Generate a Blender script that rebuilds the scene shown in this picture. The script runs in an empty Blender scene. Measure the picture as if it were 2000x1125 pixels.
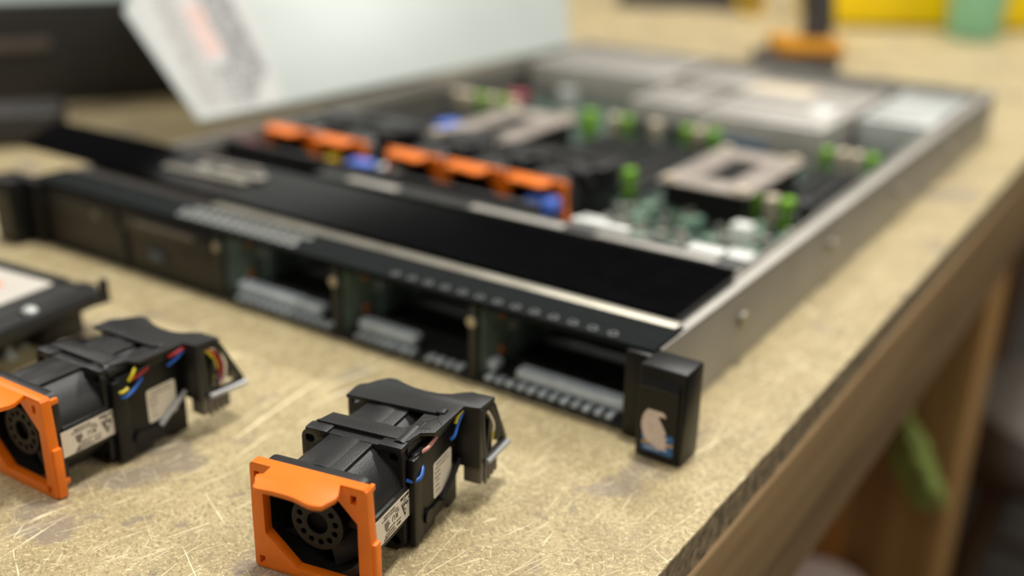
import bpy, bmesh, math, random
from mathutils import Matrix, Vector, Euler
random.seed(7)
S = 0.001                                   # everything below is written in millimetres
sc = bpy.context.scene
COL = sc.collection

# ---------------------------------------------------------------- camera, world, lights, exposure
cam_d = bpy.data.cameras.new('camera'); cam = bpy.data.objects.new('camera', cam_d); COL.objects.link(cam)
YAW, PITCH, ROLL, FPX = -0.582603991, 0.382572907, 0.0186447187, 2107.75661
cyw, syw, cp, sp, cr, sr = math.cos(YAW), math.sin(YAW), math.cos(PITCH), math.sin(PITCH), math.cos(ROLL), math.sin(ROLL)
fwd = Vector((syw*cp, cyw*cp, -sp)); rgt = Vector((cyw, -syw, 0)); upv = rgt.cross(fwd)
r2 = cr*rgt + sr*upv; u2 = -sr*rgt + cr*upv
cam.matrix_world = Matrix(((r2.x, u2.x, -fwd.x, 0.179583794), (r2.y, u2.y, -fwd.y, -0.378828256), (r2.z, u2.z, -fwd.z, 0.236696066), (0, 0, 0, 1)))
cam_d.sensor_width = 36; cam_d.lens = FPX/2000*36; cam_d.clip_start = 0.01
cam_d.dof.use_dof = True; cam_d.dof.focus_distance = 0.380; cam_d.dof.aperture_fstop = 3.3
sc.camera = cam
w = bpy.data.worlds.new('workshop'); sc.world = w; w.use_nodes = True
w.node_tree.nodes['Background'].inputs[0].default_value = (1.0, 0.93, 0.82, 1); w.node_tree.nodes['Background'].inputs[1].default_value = 0.15

def area(name, loc, target, sx, sy, power, col):
    d = bpy.data.lights.new(name, 'AREA'); d.shape = 'RECTANGLE'; d.size = sx; d.size_y = sy; d.energy = power; d.color = col
    o = bpy.data.objects.new(name, d); COL.objects.link(o); o.location = loc
    o.rotation_euler = (Vector(target)-Vector(loc)).to_track_quat('-Z', 'Y').to_euler(); return o
area('workshop_tube_and_fill', (0.0, 0.20, 1.95), (-0.05, -0.05, 0), 0.30, 0.12, 31, (1, 0.97, 0.91))
area('workshop_tube_and_fill', (-0.3, 2.0, 2.1), (-0.2, 1.3, 0), 1.5, 0.3, 52, (1, 0.97, 0.91))
area('workshop_tube_and_fill', (-0.2, -1.25, 1.75), (-0.2, 0.1, 0), 1.4, 0.14, 10, (1, 0.96, 0.88))
area('workshop_tube_and_fill', (-2.0, 0.1, 1.5), (-0.6, 0.25, 0), 1.4, 0.3, 17, (1, 0.97, 0.91))  # fill added from the left to brighten the bench beside the propped panel
area('workshop_tube_and_fill', (1.9, 0.5, 1.7), (0.1, 0.4, 0), 1.4, 0.25, 22, (1, 0.96, 0.88))  # added fill from the right, lifts the chassis side, board edge and rail
sc.view_settings.view_transform = 'Standard'; sc.view_settings.look = 'None'
sc.view_settings.exposure = 0.0; sc.view_settings.gamma = 1.0; sc.view_settings.use_curve_mapping = False

# ---------------------------------------------------------------- materials
def lin(c): return tuple((v/255/12.92 if v/255 <= .04045 else ((v/255+.055)/1.055)**2.4) for v in c) + (1,)
def mat(name, c, rough=.5, metal=0., var=.12, scale=120., bump=0., bscale=None, spec=.5, coat=0., stretch=None, emit=0):
    m = bpy.data.materials.new(name); m.use_nodes = True; nt = m.node_tree; b = nt.nodes['Principled BSDF']
    tc = nt.nodes.new('ShaderNodeTexCoord'); mp = nt.nodes.new('ShaderNodeMapping'); nt.links.new(tc.outputs['Object'], mp.inputs[0])
    if stretch: mp.inputs['Scale'].default_value = stretch
    n = nt.nodes.new('ShaderNodeTexNoise'); n.inputs['Scale'].default_value = scale; n.inputs['Detail'].default_value = 5
    nt.links.new(mp.outputs[0], n.inputs['Vector'])
    r = nt.nodes.new('ShaderNodeValToRGB'); L = lin(c)
    r.color_ramp.elements[0].color = tuple(v*(1-var) for v in L[:3])+(1,); r.color_ramp.elements[1].color = tuple(min(1, v*(1+var)) for v in L[:3])+(1,)
    r.color_ramp.elements[0].position = .3; r.color_ramp.elements[1].position = .7
    nt.links.new(n.outputs['Fac'], r.inputs[0]); nt.links.new(r.outputs[0], b.inputs['Base Color'])
    b.inputs['Roughness'].default_value = rough; b.inputs['Metallic'].default_value = metal; b.inputs['Specular IOR Level'].default_value = spec
    b.inputs['Coat Weight'].default_value = coat
    if bump:
        n2 = nt.nodes.new('ShaderNodeTexNoise'); n2.inputs['Scale'].default_value = bscale or scale*4; n2.inputs['Detail'].default_value = 3
        nt.links.new(mp.outputs[0], n2.inputs['Vector'])
        bp = nt.nodes.new('ShaderNodeBump'); bp.inputs['Strength'].default_value = bump; bp.inputs['Distance'].default_value = .0003
        nt.links.new(n2.outputs['Fac'], bp.inputs['Height']); nt.links.new(bp.outputs[0], b.inputs['Normal'])
    return m
M = dict(
  orange=mat('orange_plastic', (232, 116, 12), .42, var=.05, bump=.15, bscale=1500),
  black=mat('black_moulded_plastic', (25, 25, 25), .42, var=.12, bump=.35, bscale=1800),
  black_smooth=mat('black_satin_plastic', (18, 18, 18), .4, var=.1, bump=.12, bscale=2500, spec=.35),
  hub=mat('dark_grey_hub_plastic', (15, 14, 14), .6, var=.08),
  blade=mat('smoked_blade_plastic', (42, 40, 42), .4, var=.08),
  hole=mat('dark_recess', (9, 8, 8), .9),
  gloss=mat('glossy_black_paint', (6, 6, 8), .16, var=.3, spec=.06),
  steel=mat('galvanised_steel', (168, 163, 150), .42, .85, var=.12, scale=60, bump=.08),
  steel_side=mat('galvanised_side_steel', (158, 154, 146), .5, .3, var=.08, scale=25, bump=.06),
  steel_dark=mat('dark_steel', (62, 62, 60), .5, .6, var=.15),
  bright=mat('bright_tinned_metal', (190, 193, 190), .4, .3, var=.08),
  rail=mat('blue_grey_guide_rail', (212, 222, 228), .4, .1, var=.1),
  alu=mat('pale_aluminium', (168, 164, 157), .5, .2, var=.12, scale=80),
  rod=mat('grey_rod_plastic', (165, 165, 165), .35, .3, var=.05),
  label=mat('white_paper_label', (226, 218, 202), .55, var=.04),
  print=mat('black_print_ink', (28, 24, 24), .6), print_grey=mat('grey_print_ink', (120, 110, 102), .6), print_red=mat('red_print_ink', (212, 160, 145), .6),
  conn=mat('grey_connector_plastic', (104, 98, 90), .5, var=.08),
  band=mat('black_painted_steel', (24, 28, 28), .8, var=.1, spec=.08), rim=mat('worn_hole_rim', (120, 122, 124), .4, .4),
  pcb=mat('dark_green_circuit_board', (58, 76, 66), .45, var=.35, scale=140),
  pcb_pale=mat('grey_green_circuit_board', (112, 130, 120), .5, var=.2, scale=150),
  chip=mat('black_chip_epoxy', (38, 38, 38), .5), cream=mat('ivory_plastic', (205, 192, 168), .45, var=.05),
  white=mat('white_plastic', (226, 228, 224), .4, var=.04), green=mat('green_latch_plastic', (120, 175, 40), .4, var=.08),
  blue=mat('blue_touch_plastic', (78, 118, 215), .4, var=.06), yellow=mat('yellow_plastic', (226, 186, 20), .4, var=.05),
  red=mat('dark_red_plastic', (150, 45, 70), .4), copper=mat('copper_pad', (225, 140, 80), .4, .1),
  grille=mat('dark_module_plastic', (44, 38, 33), .5, var=.2), lid=mat('pale_painted_metal', (164, 171, 167), .45, var=.02, scale=20),
  sticker_blue=mat('blue_sticker', (40, 105, 165), .4, var=.12, scale=300), sticker_yellow=mat('yellow_sticker_stripe', (200, 155, 55), .5),
  sticker_pale=mat('torn_sticker_paper', (232, 214, 204), .7, var=.1, scale=500), sticker_text=mat('pale_sticker_lettering', (180, 190, 215), .5),
  w_blue=mat('blue_wire', (35, 95, 185), .4), w_yellow=mat('yellow_wire', (205, 185, 40), .4), w_red=mat('red_wire', (175, 40, 45), .4),
  w_white=mat('white_wire', (225, 215, 195), .4), w_pink=mat('pinkish_wire', (190, 130, 120), .4), w_black=mat('black_wire', (25, 25, 25), .4),
  case=mat('dark_case_metal', (44, 42, 41), .5, var=.1, scale=20), case_top=mat('grey_green_case_top', (128, 138, 132), .5, var=.05),
  sign_yellow=mat('bright_yellow_case_plastic', (255, 216, 0), .4, var=.04, scale=20), mint=mat('mint_green_cup_plastic', (146, 206, 170), .4, var=.04, scale=20),
  drill_yellow=mat('drill_yellow_plastic', (205, 140, 20), .45), drill_dark=mat('drill_dark_rubber', (62, 60, 62), .6),
  glove=mat('green_cloth', (158, 176, 92), .8, var=.2, scale=60), bucket=mat('pinkish_white_plastic', (208, 190, 182), .5, var=.04),
  seat=mat('grey_stool_vinyl', (120, 114, 106), .6, var=.1), dwood=mat('dark_brown_wood', (88, 66, 44), .6, var=.25, scale=30, stretch=(6, 6, .6)),
)
def wood(name, c1, c2, along):
    m = mat(name, c1, .6, var=.0); nt = m.node_tree; b = nt.nodes['Principled BSDF']
    tc = nt.nodes.new('ShaderNodeTexCoord'); mp = nt.nodes.new('ShaderNodeMapping'); nt.links.new(tc.outputs['Object'], mp.inputs[0])
    mp.inputs['Scale'].default_value = [2.0 if i == along else 45.0 for i in range(3)]
    n = nt.nodes.new('ShaderNodeTexNoise'); n.inputs['Scale'].default_value = 1.6; n.inputs['Detail'].default_value = 6; n.inputs['Distortion'].default_value = .6
    nt.links.new(mp.outputs[0], n.inputs['Vector']); r = nt.nodes.new('ShaderNodeValToRGB'); r.color_ramp.elements[0].color = lin(c1); r.color_ramp.elements[1].color = lin(c2)
    r.color_ramp.elements[0].position = .35; r.color_ramp.elements[1].position = .68
    nt.links.new(n.outputs['Fac'], r.inputs[0]); nt.links.new(r.outputs[0], b.inputs['Base Color']); return m
M['pine_rail'] = wood('weathered_pine_rail', (128, 102, 68), (164, 134, 94), 1)
M['pine_post'] = wood('pine_post', (150, 110, 60), (178, 138, 82), 2)
M['ply'] = wood('brown_plywood', (128, 84, 30), (152, 102, 42), 1)

def table_material():
    m = bpy.data.materials.new('scuffed_hardboard_bench_top'); m.use_nodes = True; nt = m.node_tree; N = nt.nodes; Lk = nt.links; b = N['Principled BSDF']
    tc = N.new('ShaderNodeTexCoord')
    def mapping(rot, scl):
        mp = N.new('ShaderNodeMapping'); Lk.new(tc.outputs['Object'], mp.inputs[0]); mp.vector_type = 'TEXTURE'; mp.inputs['Rotation'].default_value = (0, 0, math.radians(rot)); mp.inputs['Scale'].default_value = [1/v_ for v_ in scl]; return mp.outputs[0]
    def noise(vec, scale, detail=4, dist=0., rough=.55):
        n = N.new('ShaderNodeTexNoise'); n.inputs['Scale'].default_value = scale; n.inputs['Detail'].default_value = detail; n.inputs['Distortion'].default_value = dist; n.inputs['Roughness'].default_value = rough
        Lk.new(vec, n.inputs['Vector']); return n.outputs['Fac']
    def ramp(f, p0, p1, c0=(0, 0, 0, 1), c1=(1, 1, 1, 1)):
        r = N.new('ShaderNodeValToRGB'); e = r.color_ramp.elements; e[0].position = p0; e[1].position = p1; e[0].color = c0; e[1].color = c1; Lk.new(f, r.inputs[0]); return r.outputs[0]
    def mix(f, a, c, amt=None):
        x = N.new('ShaderNodeMix'); x.data_type = 'RGBA'
        Lk.new(f, x.inputs[0]); Lk.new(a, x.inputs[6])
        if isinstance(c, tuple): x.inputs[7].default_value = c
        else: Lk.new(c, x.inputs[7])
        return x.outputs[2]
    def mul(a, v):
        x = N.new('ShaderNodeMath'); x.operation = 'MULTIPLY'; Lk.new(a, x.inputs[0])
        if isinstance(v, float): x.inputs[1].default_value = v
        else: Lk.new(v, x.inputs[1])
        return x.outputs[0]
    u = mapping(0, (1, 1, 1))
    base = ramp(noise(u, 22, 5), .3, .72, lin((156, 140, 104)), lin((186, 169, 129)))
    grain = noise(mapping(38, (1, 2.2, 1)), 520, 4, 1.2, .6)
    c = mix(mul(ramp(grain, .545, .61), .7), base, lin((226, 209, 160)))
    c = mix(mul(ramp(noise(mapping(-30, (1, 2, 1)), 430, 5, .9), .535, .60), .65), c, lin((126, 108, 76)))
    c = mix(mul(ramp(noise(u, 110, 5, .5), .55, .68), .4), c, lin((140, 122, 90)))
    # grey-violet worn patches
    st = ramp(noise(u, 17, 6, .4, .6), .57, .63); c = mix(mul(st, .6), c, lin((128, 116, 110)))
    st2 = ramp(noise(mapping(50, (1, 1, 1)), 55, 5, .3, .6), .64, .70); c = mix(mul(st2, .65), c, lin((114, 104, 98)))
    # short pale scratches in several directions, broken up by patch masks
    for i, (rot, fx, fy, th, amt) in enumerate(((80, 9, 560, .69, .85), (98, 8, 480, .695, .85), (71, 11, 620, .69, .8), (-27, 16, 660, .70, .8), (88, 40, 900, .69, .75), (60, 60, 1100, .68, .7), (120, 80, 1200, .69, .65), (15, 90, 1200, .69, .65))):
        v = mapping(rot, (fx, fy, 1)); s = ramp(noise(v, 1.0, 2, .7, .5), th-.012, th+.012)
        k = ramp(noise(mapping(rot+11*i, (1, 1, 1)), 19+4*i, 3), .44, .54)
        c = mix(mul(mul(s, k), amt), c, lin((244, 232, 192)))
    # pale splinter flecks, large and small
    for rot, scl, p1, kz in ((35, 230, .17, 60), (-40, 480, .2, 90)):
        vo = N.new('ShaderNodeTexVoronoi'); vo.inputs['Scale'].default_value = scl; vo.inputs['Randomness'].default_value = 1; Lk.new(mapping(rot, (.45, 1.2, 1)), vo.inputs['Vector'])
        fl = ramp(vo.outputs['Distance'], .05, p1, (1, 1, 1, 1), (0, 0, 0, 1)); fk = ramp(noise(u, kz, 3), .5, .62)
        c = mix(mul(mul(fl, fk), .85), c, lin((244, 232, 186)))
    Lk.new(c, b.inputs['Base Color'])
    b.inputs['Roughness'].default_value = .52; b.inputs['Specular IOR Level'].default_value = .35
    bp = N.new('ShaderNodeBump'); bp.inputs['Strength'].default_value = .5; bp.inputs['Distance'].default_value = .0004; Lk.new(grain, bp.inputs['Height']); Lk.new(bp.outputs[0], b.inputs['Normal'])
    return m
M['bench'] = table_material()
M['bench_edge'] = mat('dark_fibrous_board_edge', (146, 128, 98),   .85, var=.6, scale=160, bump=.8, bscale=500)

# ---------------------------------------------------------------- mesh helpers (mm)
I4 = Matrix.Identity(4)
XZ = Matrix(((1, 0, 0, 0), (0, 0, 1, 0), (0, 1, 0, 0), (0, 0, 0, 1)))      # plate drawn as (x,z), thickness along +y
YZ = Matrix(((0, 0, 1, 0), (1, 0, 0, 0), (0, 1, 0, 0), (0, 0, 0, 1)))      # plate drawn as (y,z), thickness along +x
def T(x, y, z): return Matrix.Translation((x, y, z))
def RZ(a): return Matrix.Rotation(a, 4, 'Z')
class MB:
    def __init__(s): s.bm = bmesh.new()
    def _xf(s, vs, m):
        if m is not None: bmesh.ops.transform(s.bm, matrix=m, verts=vs)
    def box(s, x0, x1, y0, y1, z0, z1, bev=0, m=None, seg=2):
        r = bmesh.ops.create_cube(s.bm, size=1); vs = r['verts']
        for v in vs: v.co = Vector(((x0+x1)/2+v.co.x*(x1-x0), (y0+y1)/2+v.co.y*(y1-y0), (z0+z1)/2+v.co.z*(z1-z0)))
        if bev:
            es = list({e for v in vs for e in v.link_edges})
            r = bmesh.ops.bevel(s.bm, geom=es, offset=bev, segments=seg, affect='EDGES', profile=.5)
            vs = list({v for f in r['faces'] for v in f.verts} | {v for v in vs if v.is_valid})
        s._xf(vs, m); return s
    def cyl(s, p0, p1, r0, r1=None, n=20, m=None):
        p0, p1 = Vector(p0), Vector(p1); d = p1-p0; r1 = r0 if r1 is None else r1
        r = bmesh.ops.create_cone(s.bm, cap_ends=True, segments=n, radius1=r0, radius2=r1, depth=d.length)
        q = Matrix.Translation((p0+p1)/2) @ d.to_track_quat('Z', 'Y').to_matrix().to_4x4()
        s._xf(r['verts'], (m or I4) @ q); return s
    def tube(s, pts, r, n=8, m=None, smooth=4):
        P = [Vector(p) for p in pts]
        if smooth > 1 and len(P) > 2:
            Q = []
            for i in range(len(P)-1):
                a, b_, c, d = P[max(i-1, 0)], P[i], P[i+1], P[min(i+2, len(P)-1)]
                for k in range(smooth):
                    t = k/smooth; Q.append(.5*((2*b_)+(c-a)*t+(2*a-5*b_+4*c-d)*t*t+(3*b_-a-3*c+d)*t**3))
            P = Q+[P[-1]]
        rings = []; prev = None
        for i, p in enumerate(P):
            t = (P[min(i+1, len(P)-1)]-P[max(i-1, 0)]).normalized()
            a = prev-t*prev.dot(t) if prev else t.orthogonal()
            a.normalize(); b_ = t.cross(a); prev = a
            rings.append([s.bm.verts.new((m or I4) @ (p+r*(math.cos(6.28318*k/n)*a+math.sin(6.28318*k/n)*b_))) for k in range(n)])
        for A, B in zip(rings, rings[1:]):
            for k in range(n): s.bm.faces.new((A[k], A[(k+1) % n], B[(k+1) % n], B[k]))
        s.bm.faces.new(rings[0]); s.bm.faces.new(rings[-1]); return s
    def lathe(s, prof, n=40, m=None, closed=False):          # prof: (r, z) around z
        rings = [[s.bm.verts.new((m or I4) @ Vector((r*math.cos(2*math.pi*k/n), r*math.sin(2*math.pi*k/n), z))) for k in range(n)] for r, z in prof]
        pr = list(zip(rings, rings[1:])) + ([(rings[-1], rings[0])] if closed else [])
        for A, B in pr:
            for k in range(n): s.bm.faces.new((A[k], A[(k+1) % n], B[(k+1) % n], B[k]))
        if not closed:
            if prof[0][0] > 1e-6: s.bm.faces.new(rings[0])
            if prof[-1][0] > 1e-6: s.bm.faces.new(rings[-1])
        return s
    def prism(s, poly, z0, z1, m=None):
        a = [s.bm.verts.new((m or I4) @ Vector((x, y, z0))) for x, y in poly]; b_ = [s.bm.verts.new((m or I4) @ Vector((x, y, z1))) for x, y in poly]
        n = len(poly)
        for k in range(n): s.bm.faces.new((a[k], a[(k+1) % n], b_[(k+1) % n], b_[k]))
        s.bm.faces.new(a); s.bm.faces.new(b_); return s
    def _curve(s, cu, m, z, bev=0):
        o = bpy.data.objects.new('tmp', cu); COL.objects.link(o); dg = bpy.context.evaluated_depsgraph_get(); dg.update()
        me = bpy.data.meshes.new_from_object(o.evaluated_get(dg)); bpy.data.objects.remove(o); bpy.data.curves.remove(cu)
        b2 = bmesh.new(); b2.from_mesh(me); bmesh.ops.remove_doubles(b2, verts=b2.verts[:], dist=1e-4)
        if bev:                                                # soften the rim edges of the outline
            es = [e for e in b2.edges if len(e.link_faces) == 2 and e.calc_face_angle(0) > 1.2 and abs(e.verts[0].co.z-e.verts[1].co.z) < 1e-5]
            bmesh.ops.bevel(b2, geom=es, offset=bev, segments=2, affect='EDGES', profile=.5, clamp_overlap=True)
        bmesh.ops.transform(b2, matrix=(m or I4) @ T(0, 0, z), verts=b2.verts[:])
        b2.to_mesh(me); b2.free(); s.bm.from_mesh(me); bpy.data.meshes.remove(me); return s
    def plate(s, loops, t, m=None, bev=0.):                    # filled outline with holes, thickness 0..t
        cu = bpy.data.curves.new('tmp', 'CURVE'); cu.dimensions = '2D'; cu.fill_mode = 'BOTH'; cu.extrude = t/2
        for lp in loops:
            sp_ = cu.splines.new('POLY'); sp_.points.add(len(lp)-1); sp_.use_cyclic_u = True
            for p, q in zip(sp_.points, lp): p.co = (q[0], q[1], 0, 1)
        return s._curve(cu, m, t/2, bev)
    def text(s, body, size, m, t=.05, align='LEFT'):
        cu = bpy.data.curves.new('tmp', 'FONT'); cu.body = body; cu.size = size; cu.extrude = t/2; cu.align_x = align; cu.resolution_u = 3
        return s._curve(cu, m, t/2)
    def build(s, name, material, parent=None, ang=35, loc=None, rz=0):
        bmesh.ops.recalc_face_normals(s.bm, faces=s.bm.faces[:])
        bmesh.ops.scale(s.bm, vec=(S, S, S), verts=s.bm.verts[:])
        me = bpy.data.meshes.new(name); s.bm.to_mesh(me); s.bm.free()
        for p in me.polygons: p.use_smooth = True
        me.set_sharp_from_angle(angle=math.radians(ang)); me.materials.append(material)
        o = bpy.data.objects.new(name, me); COL.objects.link(o)
        if parent: o.parent = parent
        if loc: o.location = Vector(loc)*S
        o.rotation_euler.z = rz
        return o
def tag(o, label, cat, group=None):
    o['label'] = label; o['category'] = cat
    if group: o['group'] = group
    return o
def thing(name, label, cat, loc=(0, 0, 0), rz=0, group=None):
    o = bpy.data.objects.new(name, None); COL.objects.link(o); o.location = Vector(loc)*S; o.rotation_euler.z = rz; o.empty_display_size = .02
    return tag(o, label, cat, group)
def struct(o): o['kind'] = 'structure'; return o
def copy_tree(o, parent=None):
    c = o.copy(); COL.objects.link(c); c.parent = parent
    for ch in o.children: copy_tree(ch, c)
    return c
def rrect(x0, x1, y0, y1, r, n=5):
    out = []
    for cx, cy, a0 in ((x1-r, y1-r, 0), (x0+r, y1-r, 90), (x0+r, y0+r, 180), (x1-r, y0+r, 270)):
        for k in range(n+1):
            a = math.radians(a0+90*k/n); out.append((cx+r*math.cos(a), cy+r*math.sin(a)))
    return out
def many(name, material, parent, fns):
    for fn in fns:
        m_ = MB(); fn(m_); m_.build(name, material, parent)
def circ(cx, cy, r, n=24): return [(cx+r*math.cos(2*math.pi*k/n), cy+r*math.sin(2*math.pi*k/n)) for k in range(n)]
def spline(pts, k=5, closed=True):
    n = len(pts); out = []
    for i in range(n):
        a, b_, c, d = (Vector(pts[(i+j) % n]) for j in (-1, 0, 1, 2))
        for q in range(k):
            t = q/k; out.append(tuple(.5*((2*b_)+(c-a)*t+(2*a-5*b_+4*c-d)*t*t+(3*b_-a-3*c+d)*t**3)))
    return out
# ---------------------------------------------------------------- the room and the bench
struct(MB().box(-4000, 3500, -2500, 5200, -930, -900).build('floor', mat('dark_concrete_floor', (60, 56, 52), .7, var=.2, scale=8)))
struct(MB().box(-4000, 3500, 5200, 5260, -900, 2600).build('wall_back', mat('dark_workshop_wall', (70, 66, 60), .9, var=.1, scale=3)))
struct(MB().box(-4060, -4000, -2500, 5260, -900, 2600).build('wall_left', mat('dark_workshop_wall', (70, 66, 60), .9, var=.1, scale=3)))
bench = thing('workbench', 'long scuffed wooden workbench everything stands on, with board top and pine frame', 'workbench', (0, 0, 0))
# board top with a slightly chipped right edge
mb = MB(); edge = []
yy = -430.
while yy < 2100:
    edge.append((49.6+random.uniform(-.22, .2), yy)); yy += random.uniform(3, 7) if yy < 150 else 60
top = mb.prism([(-1500, 2100), (-1500, -430)]+edge, -16, 0); mb.build('table_top', M['bench'], bench, ang=20)
mb = MB()      # raw fibrous edge of the board, a skin on the top's right side
me_edge = [(x+.25, y) for x, y in edge]
mb.prism(me_edge+[(x-2.0, y) for x, y in reversed(me_edge)], -16.2, -.5); mb.build('board_edge', M['bench_edge'], bench, ang=20)
MB().box(13, 51.5, -430, 2100, -103, -16.2, bev=2.5, seg=3).build('side_rail', M['pine_rail'], bench)
MB().box(-1450, 13, -392, -354, -103, -16.2, bev=2).build('front_rail', M['pine_rail'], bench)
for x, y in ((-32, 560), (-32, -340), (-1440, 560), (-1440, -340), (-32, 1900), (-1440, 1900)):
    MB().box(x-6, x+83, y, y+84, -900, -103.0 if x > -100 else -16.2, bev=3).build('leg', M['pine_post'], bench)
MB().box(-118, -100, -430, 2100, -860, -103, bev=1).build('side_panel', M['ply'], bench)
MB().box(-100, 30, -330, 760, -520, -500, bev=1).build('lower_shelf', M['ply'], bench)

# things under and beyond the bench
mb = MB()
tag(mb.lathe([(0, 0), (44, 0), (50, 84), (53, 86), (53, 92), (48, 92), (0, 92)], 40).build('plastic_tub', M['bucket'], loc=(-42, 490, -499.5)), 'pinkish white plastic tub on the shelf under the bench', 'tub')
g = MB()
r = bmesh.ops.create_icosphere(g.bm, subdivisions=4, radius=1)
for v in g.bm.verts:
    p = v.co.copy(); k = 1+.16*math.sin(5*p.x+2*p.z)+.12*math.sin(7*p.y-3*p.z)+.06*math.sin(13*p.z+4*p.x)
    v.co = Vector((p.x*18*k+6*p.z*p.z, p.y*12*k, p.z*40*k*(1.0-.2*p.z)))
bmesh.ops.transform(g.bm, matrix=Matrix.Rotation(math.radians(-24), 4, 'Y'), verts=g.bm.verts[:])
t = thing('hanging_cloth', 'bright green cloth hanging from the front of the bench leg', 'cloth', (20, 520, -258))
g.build('cloth', M['glove'], t); MB().tube([(-12, 6, 30), (-15, 18, 42), (-15, 38, 46)], 2.5).build('loop', M['glove'], t)
st = thing('stool', 'grey padded stool standing on the floor past the bench leg', 'stool', (140, 1110, -900))
MB().lathe([(0, 395), (165, 395), (172, 405), (175, 440), (168, 470), (150, 480), (0, 482)], 48).build('seat', M['seat'], st)
MB().box(-130, 130, -130, 130, 372, 395, bev=4).build('seat_base', M['dwood'], st)
for sx in (-1, 1):
    for sy in (-1, 1):
        MB().cyl((sx*150, sy*150, 0), (sx*95, sy*95, 378), 17, 21, 16).build('leg', M['dwood'], st)
for sy in (-1, 1): MB().cyl((-128, sy*128, 150), (128, sy*128, 150), 10, n=12).build('rung', M['dwood'], st)
# ---------------------------------------------------------------- the opened rack server
W, L, H = 434, 687, 43
sv = thing('rack_server', 'opened flat steel rack server with empty drive bays and exposed boards along bench edge', 'server', (0, 0, 0))
MB().box(-W, 2.5, 0, L, .3, 1.5).build('base_pan', M['steel_dark'], sv)
# side walls: outer skin, folded top flange, step
def wall(name, x0, sgn):
    mb = MB()
    mb.box(min(x0, x0-1.4*sgn), max(x0, x0-1.4*sgn), 6, L, .3, 41.2)
    a, b_ = x0-9.5*sgn, x0
    mb.box(min(a, b_), max(a, b_), 34, L, 39.6, 40.6, bev=.3)
    a, b_ = x0-9.5*sgn, x0-8.5*sgn
    mb.box(min(a, b_), max(a, b_), 34, L, 30, 43, bev=.2)
    o = mb.build(name, M['steel_side'], sv)
    for y in (96, 232, 372, 520, 640):
        MB().cyl((x0-sgn*.2, y, 24), (x0+1.6*sgn, y, 24), 3.4, n=20).cyl((x0+1.6*sgn, y, 24), (x0+2.6*sgn, y, 24), 4.4, 4, n=20).build('rail_stud', M['steel'], o)
wall('side_wall', 3.5, 1); wall('side_wall', -W-1, -1)
# front frame: top band with vent holes, steel lip, posts
mb = MB(); holes = []
for k in range(13): holes.append(circ(-20-k*10.2, 5.0, 1.5, 12))
for k in range(13):
    for q in range(3): holes.append(circ(-214-k*7.2-(q % 2)*3.6, 6+q*6.2, 1.9, 10))
mb.plate([rrect(-W, 2.5, 0, 26, .8)]+holes, 1.2, T(0, 0, 41.6)); mb.box(-W, 2.5, 0, 1.2, 39.6, 42, bev=.3)
band = mb.build('top_band', M['band'], sv)
rims = []
for h in holes[:13]: cx = sum(p[0] for p in h)/len(h); cy = sum(p[1] for p in h)/len(h); rims.append(lambda m_, cx=cx, cy=cy: m_.lathe([(1.6, 0), (2.3, 0), (2.5, .5), (2.2, 1.0), (1.6, 1.0)], 14, T(cx, cy, 42.4), closed=True))
for h in holes[13:]: cx = sum(p[0] for p in h)/len(h); cy = sum(p[1] for p in h)/len(h); rims.append(lambda m_, cx=cx, cy=cy: m_.lathe([(1.9, 0), (2.6, 0), (2.7, .4), (2.4, .8), (1.9, .8)], 12, T(cx, cy, 42.5), closed=True))
many('vent_rim', M['rim'], band, rims[:13]); many('vent_rim', M['bright'], band, rims[13:])
mb = MB(); mb.box(-300, 0, 25.5, 33.5, 42.2, 43.4, bev=.5); mb.build('front_lip', M['steel'], sv)
# drive bays
for k in range(4):
    x = -5-87*k
    mb = MB(); mb.box(x-2.2, x+2.2, 0, 100, 1.5, 41.6, bev=.4); d = mb.build('bay_divider', M['steel_dark'], sv)
    if k:
        MB().box(x+2.2, x+3.4, 4, 96, 3, 40).build('divider_board', M['pcb_pale'], d)
        many('copper_pad', M['copper'], d, [lambda m_, x=x, z=z: m_.cyl((x+3.3, 20, z), (x+4.2, 20, z), 2.6, n=20) for z in (10.5, 30)])
        MB().cyl((x+3.3, 29, 21), (x+4.6, 29, 21), 2.5, n=20).build('rivet', M['bright'], d)
        MB().cyl((x, -1.5, 32), (x, .2, 32), 2.8, n=18).build('screw', M['steel'], d)
for k, (a, b_) in enumerate(((-73, -14), (-172, -134), (-262, -198), (-98, -84))):
    MB().box(a, b_, 8, 16.5, 3.2, 9.6, bev=2.2, seg=4).build('guide_rail', M['rail'], sv)
mb = MB(); mb.box(-264, -5, 0, 30, 1.4, 2.6, bev=.4); lip = mb.build('bay_floor', M['steel_dark'], sv)
tabs = []
for a, b_, st_ in ((-86, -14, 6), (-168, -132, 5), (-122, -98, 6), (-256, -186, 6)):
    x = a
    while x < b_: tabs.append(lambda m_, x=x, st_=st_: m_.box(x, x+st_*.58, 1.5, 7.5, 2.5, 4.4, bev=.5)); x += st_
many('floor_tab', M['rail'], lip, tabs)
MB().box(-264, -5, 100, 102.5, 2, 41).build('backplane', M['pcb'], sv)
many('drive_connector', M['chip'], sv, [lambda m_, k=k, z=z: m_.box(-5-87*k-62, -5-87*k-22, 95, 100.2, z, z+6, bev=.5) for k in range(3) for z in (8, 24)])
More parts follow.
